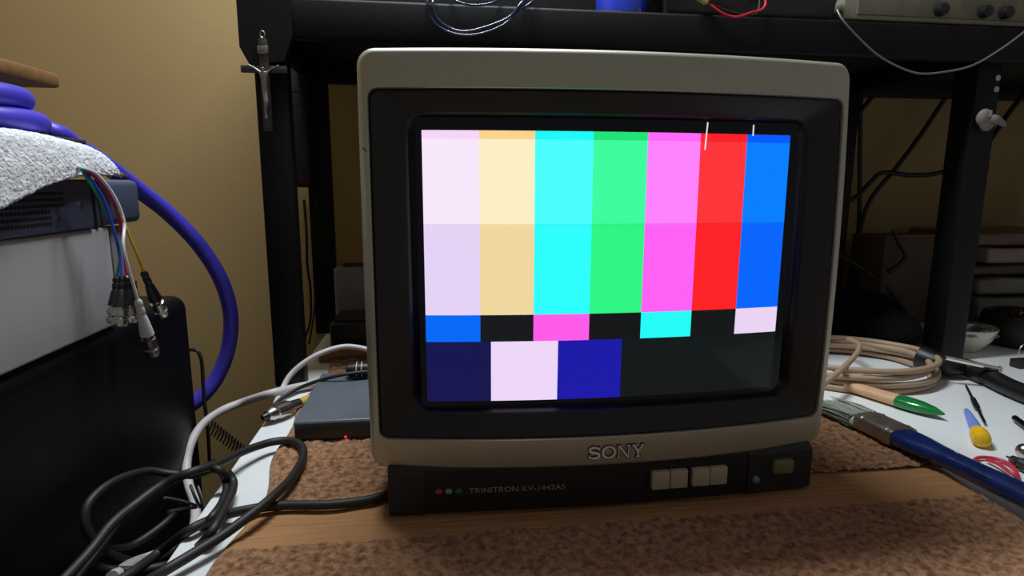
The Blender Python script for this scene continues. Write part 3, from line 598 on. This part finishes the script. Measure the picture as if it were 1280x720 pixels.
obj('zip_pull', tube(catmull([at(1106, 390, 'y', .385), at(1114, 387, 'y', .383), at(1121, 392, 'y', .382), at(1142, 392, 'y', .38)], 5), .0016, 8), GUN, t)

# ------------------------------------------------------------------ right of the television: tools on the white desk
BEIGE = mat('beige_cable', (172, 146, 122), .5, var=.06)
def ring(cx, cy, rx, ry, z0, ph, tilt, n=18, r0=.0036):
    return [Vector((cx+rx*math.cos(a)*(1+.03*math.sin(3*a+ph)), cy+ry*math.sin(a)*(1+.03*math.cos(2*a+ph)), z0+tilt*(1+math.sin(a+ph)))) for a in [2*math.pi*k/n for k in range(n)]]
path = []
for k, (cx, cy, rx, ry, z0, tl) in enumerate([(.435, .300, .108, .096, .0045, .001), (.440, .296, .104, .092, .0115, .002), (.430, .304, .108, .095, .018, .002), (.440, .300, .108, .090, .0255, .002)]):
    path += ring(cx, cy, rx, ry, z0, k*1.1, tl)
o = obj('cable_coil', tube(catmull(path, 5), .0040, 10), BEIGE, origin=path[0]); tag(o, 'coil of beige cable lying right of the television', 'cable')
cable('beige_cable', 'beige cable strand crossing the inside of the beige coil', 'cable', [(1010, 492, 'z', .030), (1032, 478, 'z', .030), (1058, 456, 'z', .034), (1072, 440, 'z', .036), (1073, 430, 'z', .036), (1060, 424, 'z', .034)], .0036, BEIGE)
b0, b1 = at(1046, 462, 'z', .0015), at(1077, 465, 'z', .0015)
bm = B(); add(bm, [(b0.x-.01, b0.y-.012, .0004), (b1.x, b1.y-.004, .0004), (b0.x-.005, b0.y+.012, .0004), (b0.x-.01, b0.y-.012, .0014), (b1.x, b1.y-.004, .0014), (b0.x-.005, b0.y+.012, .0014)], [(0, 1, 2), (5, 4, 3), (0, 3, 4, 1), (1, 4, 5, 2), (2, 5, 3, 0)])
o = obj('utility_blade', bm, mat('dull_blade', (96, 92, 88), .4, .6), smooth=False, origin=b0); tag(o, 'flat dark triangular blade inside the beige coil', 'blade')
# wooden handle with green dipped end
def frame_of(a, b_):
    ax = (b_-a); ax.z = 0; ax.normalize(); return ax, Vector((-ax.y, ax.x, 0))
def bar(a, b_, secs, zc, seg=20, sup=2.4):
    """solid with super-elliptic sections (t, half width, half height) lying along a->b"""
    ax, sd = frame_of(a, b_); L = (b_-a).length; bm = B(); rings = []
    for t_, hw, hh in secs:
        c = Vector((a.x, a.y, 0))+ax*(L*t_); rg = []
        for k in range(seg):
            an_ = 6.28318*k/seg; cs, sn = math.cos(an_), math.sin(an_); e = 2/sup
            rg.append(bm.verts.new(c+sd*(hw*math.copysign(abs(cs)**e, cs))+Vector((0, 0, zc+hh*math.copysign(abs(sn)**e, sn)))))
        rings.append(rg)
    for p_, q_ in zip(rings, rings[1:]):
        for k in range(seg): bm.faces.new((p_[k], p_[(k+1) % seg], q_[(k+1) % seg], q_[k]))
    bm.faces.new(rings[0]); bm.faces.new(rings[-1][::-1]); return bm
wa, wb = at(1030, 470, 'z', .011), at(1181, 520, 'z', .006)
t = thing('wooden_handle_tool', 'pale wooden handle with a green painted end beside the beige coil', 'tool', ((wa.x+wb.x)/2, (wa.y+wb.y)/2, .001))
obj('wooden_handle', bar(wa, wb, [(0, .008, .0055), (.3, .0095, .006), (.62, .0108, .0065), (.66, .011, .0066)], .0078), mat('bare_wood', (206, 166, 126), .5, var=.12, vscale=40), t)
obj('green_end', bar(wa, wb, [(.655, .0112, .0068), (.72, .0118, .0072), (.82, .0108, .0068), (.92, .007, .0048), (.985, .002, .0018), (1, .0006, .0006)], .0078), mat('green_enamel', (22, 122, 58), .2, coat=.6), t)
# paint brush
ba, be = None, Vector((.3275, -.098, .012))
ba = Vector((.3040, .155, .012))
t = thing('paint_brush', 'worn blue-handled paint brush lying on the edge of the towel', 'paint brush', (.335, .05, .006))
ZC = .0165
L_ = (be-ba).length
obj('bristles_core', bar(ba, be, [(0, .0185, .0030), (.06, .0195, .0055), (.17, .0170, .0072), (.24, .0155, .0076)], ZC-.003), mat('pale_green_bristle', (176, 186, 172), .8, var=.25, vscale=60, stretch=(40, 3, 20), bump=.5), t)
ax, sd = frame_of(ba, be); bm = B()
for k in range(420):
    s = RNG.uniform(-1, 1); h = RNG.uniform(-1, 1); tip = ba+ax*RNG.uniform(-.012, .008)+sd*(s*.0225+RNG.normal()*.0015); tip.z = ZC-.003+h*.0035+RNG.normal()*.0008
    root = ba+ax*(.05)+sd*(s*.0172); root.z = ZC-.001+h*.0072
    mid = (tip+root)/2; mid.z += .0012
    tube([root, mid, tip], [.0005, .0004, .0002], 3, bm)
bo = obj('bristles', bm, mat('pale_green_bristle', (176, 186, 172)), t); bo['kind'] = 'stuff'
fer = obj('ferrule', bar(ba, be, [(.22, .0162, .0084), (.23, .0166, .0088), (.385, .0164, .0092), (.40, .0160, .0090)], ZC, sup=4), mat('worn_tin_ferrule', (156, 142, 132), .32, .75, var=.3, vscale=60), t)
for q in (.25, .37): obj('crimp', bar(ba, be, [(q-.006, .0164, .0091), (q, .0171, .0096), (q+.006, .0164, .0091)], ZC, sup=4), mat('worn_tin_ferrule', (156, 142, 132)), fer)
obj('handle', bar(ba, be, [(.39, .0160, .0086), (.43, .0166, .0090), (.48, .0158, .0090), (.54, .0128, .0086), (.60, .0108, .0084), (.68, .0106, .0086), (.78, .0118, .0088), (.92, .0130, .0090), (1.0, .0122, .0086), (1.08, .008, .006), (1.10, .003, .002)], ZC, sup=2.2), mat('dark_blue_enamel', (25, 45, 102), .22, var=.4, vscale=45, coat=.5), t)
for u_, s_ in ((.60, .004), (.68, .002)):
    c = ba+ax*(L_*u_)+sd*s_; c.z = ZC+.0078; obj('paint_fleck', blob(c, .0016, .0022, .0006, .2, 3, 2), mat('white_fleck', (205, 208, 214), .5), t)
# trimming tools
a, b_ = at(1207.5, 482, 'z', .004), at(1231.5, 529, 'z', .004); L = (b_-a).length
t = thing('trimmer_tool', 'slim black double-ended trimmer tool on the white desk', 'tool', ((a.x+b_.x)/2, (a.y+b_.y)/2, .0005))
obj('tool_body', lathe([(0, 0), (0, .0013), (L*.36, .0016), (L*.40, .0030), (L*.62, .0032), (L*.66, .0017), (L*.96, .0014), (L, .0006), (L, 0)], a, b_, 12), mat('tool_black', (16, 16, 18), .4), t)
a, b_ = at(1208, 513, 'z', .006), at(1227, 549, 'z', .0085); L = (b_-a).length
t = thing('trimmer_tool', 'light blue plastic trimmer with a yellow knob on the desk', 'tool', ((a.x+b_.x)/2, (a.y+b_.y)/2, .0005))
obj('blue_shaft', lathe([(0, 0), (0, .0025), (L*.1, .0034), (L*.5, .0052), (L*.85, .0056), (L*.85, 0)], a, b_, 18), mat('light_blue_plastic', (122, 146, 216), .4), t)
obj('yellow_knob', lathe([(L*.78, .0055), (L*.80, .0076), (L*.86, .0084), (L*.98, .0084), (L*1.04, .0074), (L*1.07, .004), (L*1.075, 0)], a, b_, 24), mat('yellow_knob_plastic', (236, 186, 28), .4), t)
cable('red_lead', 'red wire loop lying behind the paint brush handle', 'wire', [(1215, 578, 'z', .003), (1224, 572, 'z', .003), (1242, 573, 'z', .003), (1258, 578, 'z', .003), (1268, 586, 'z', .003), (1272, 596, 'z', .003), (1262, 590, 'z', .005), (1248, 580, 'z', .0055), (1234, 575, 'z', .003)], .0017, mat('red_lead_rubber', (206, 52, 78), .4))
a, b_ = at(1268, 522, 'z', .005), at(1300, 546, 'z', .005); L = (b_-a).length
t = thing('black_pen', 'black metal pen pointing in from the right edge of the desk', 'pen', ((a.x+b_.x)/2, (a.y+b_.y)/2, .001))
obj('barrel', lathe([(0, .002), (.001, .0032), (L*.9, .0036), (L, .003), (L, 0)], a, b_, 14), mat('pen_black', (24, 24, 27), .25, .5), t); obj('pen_tip', lathe([(-.0005, 0), (-.0004, .0022), (.003, .0034), (.003, .003)], a, b_, 14), CHROME, t)
a, b_ = at(1263, 573, 'z', .006), at(1300, 592, 'z', .006); L = (b_-a).length
t = thing('metal_connector', 'steel clip with a jaw lying by the red wire', 'clip', ((a.x+b_.x)/2, (a.y+b_.y)/2, .001))
obj('jaw', lathe([(0, .0022), (.002, .004), (L*.3, .0046), (L*.32, .0036), (L*.4, .0058), (L, .0052), (L, 0)], a, b_, 16), GUN, t)
obj('jaw_pin', lathe([(-.004, 0), (-.004, .001), (.001, .0015)], a, b_, 8), CHROME, t)
c = at(1281, 565, 'z', .0075); o = obj('steel_ball', lathe([(.0075*(1-math.cos(k*math.pi/12)), .0075*math.sin(k*math.pi/12)) for k in range(13)], c-Vector((0, 0, .0070)), c+Vector((0, 0, 1)), 20), CHROME, origin=c); tag(o, 'small steel ball at the right edge beside the steel clip', 'ball')
# black handled tool with chrome rod
hp = catmull([at(1150, 446, 'z', .022), at(1180, 456, 'z', .018), at(1206, 459, 'z', .015), at(1232, 469, 'z', .013), at(1262, 484, 'z', .012), at(1300, 499, 'z', .012), at(1340, 512, 'z', .012)], 8)
t = thing('black_handled_tool', 'black curved tool handle with a chrome rod below the right post', 'tool', at(1230, 475, 'z', .001))
rr_ = [.017-.0055*min(1, i/16)+.002*math.sin(max(0, i-16)/14) for i in range(len(hp))]
obj('curved_handle', tube(hp, [min(r, p.z-.0008) if p.z-.0008 < r else r for r, p in zip(rr_, hp)], 16), mat('handle_black', (14, 12, 13), .45), t)
obj('chrome_rod', tube([at(1182, 447, 'z', .036), at(1215, 454, 'z', .031), at(1250, 462, 'z', .026)], .0032, 14), mat('polished_chrome', (240, 238, 230), .1, 1), t)
obj('rod_cap', tube([at(1248, 461.5, 'z', .026), at(1251.5, 462.4, 'z', .026)], .0042, 14), CHROME, t)
# bowl with crumpled foil
bc = Vector((.702, .392, .0005))
t = thing('white_bowl', 'small white bowl beside the right rack post', 'bowl', bc)
obj('bowl_body', lathe([(0, .026), (.004, .029), (.018, .041), (.036, .0475), (.0372, .0468), (.036, .0455), (.018, .039), (.006, .026), (.006, 0)], bc, bc+Vector((0, 0, 1)), 36), mat('white_ceramic', (216, 212, 200), .25, coat=.4), t)
bm = blob((bc.x, bc.y, .030), .0405, .0405, .0135, .22, 21, 4, 9)
for v in bm.verts: v.co.z = max(v.co.z, .018)
o = obj('crumpled_foil', bm, mat('crumpled_foil', (170, 172, 176), .3, .9, var=.4, vscale=60, bump=.8, bscale=90), smooth=False, origin=(bc.x, bc.y, .018)); tag(o, 'crumpled grey foil filling the small white bowl', 'foil')
# tip cleaner with brass wool
tcx = Vector((.822, .405, .0005))
t = thing('tip_cleaner', 'black round holder of brass wool at the right edge', 'tip cleaner', tcx)
obj('holder', lathe([(0, .046), (.003, .05), (.030, .056), (.052, .050), (.055, .044), (.053, .040), (.046, .041), (.018, .043), (.018, 0)], tcx, tcx+Vector((0, 0, 1)), 36), mat('holder_black', (18, 17, 17), .45), t)
bm = B(); rnd = random.Random(3)
for k in range(60):
    c = Vector((tcx.x+rnd.uniform(-.026, .026), tcx.y+rnd.uniform(-.026, .026), .044+rnd.uniform(-.006, .006))); n = Vector((rnd.gauss(0, 1), rnd.gauss(0, 1), rnd.gauss(0, 1))).normalized(); u_ = n.orthogonal().normalized(); v_ = n.cross(u_); r_ = rnd.uniform(.004, .009)
    tube([c+(u_*math.cos(a)+v_*math.sin(a))*r_ for a in [k2*.5236 for k2 in range(12)]], .0005, 3, bm, True)
o = obj('brass_wool', bm, mat('brass', (150, 116, 60), .35, .9), t); o['kind'] = 'stuff'
t = thing('wire_loop_clip', 'small dark clip with a thin wire loop at the right edge', 'clip', at(1275, 455, 'z', .0005)); c = at(1276, 455, 'z', .005)
obj('clip_block', box(c.x-.011, c.x+.022, c.y-.008, c.y+.008, .0006, .0125, .0015), mat('dark_maroon', (40, 24, 24), .5), t)
obj('wire_loop', tube(catmull([Vector((c.x-.004, c.y, .0115)), Vector((c.x-.006, c.y, .026)), Vector((c.x+.002, c.y, .035)), Vector((c.x+.012, c.y, .030)), Vector((c.x+.012, c.y, .0115))], 6), .0009, 6), CHROME, t)
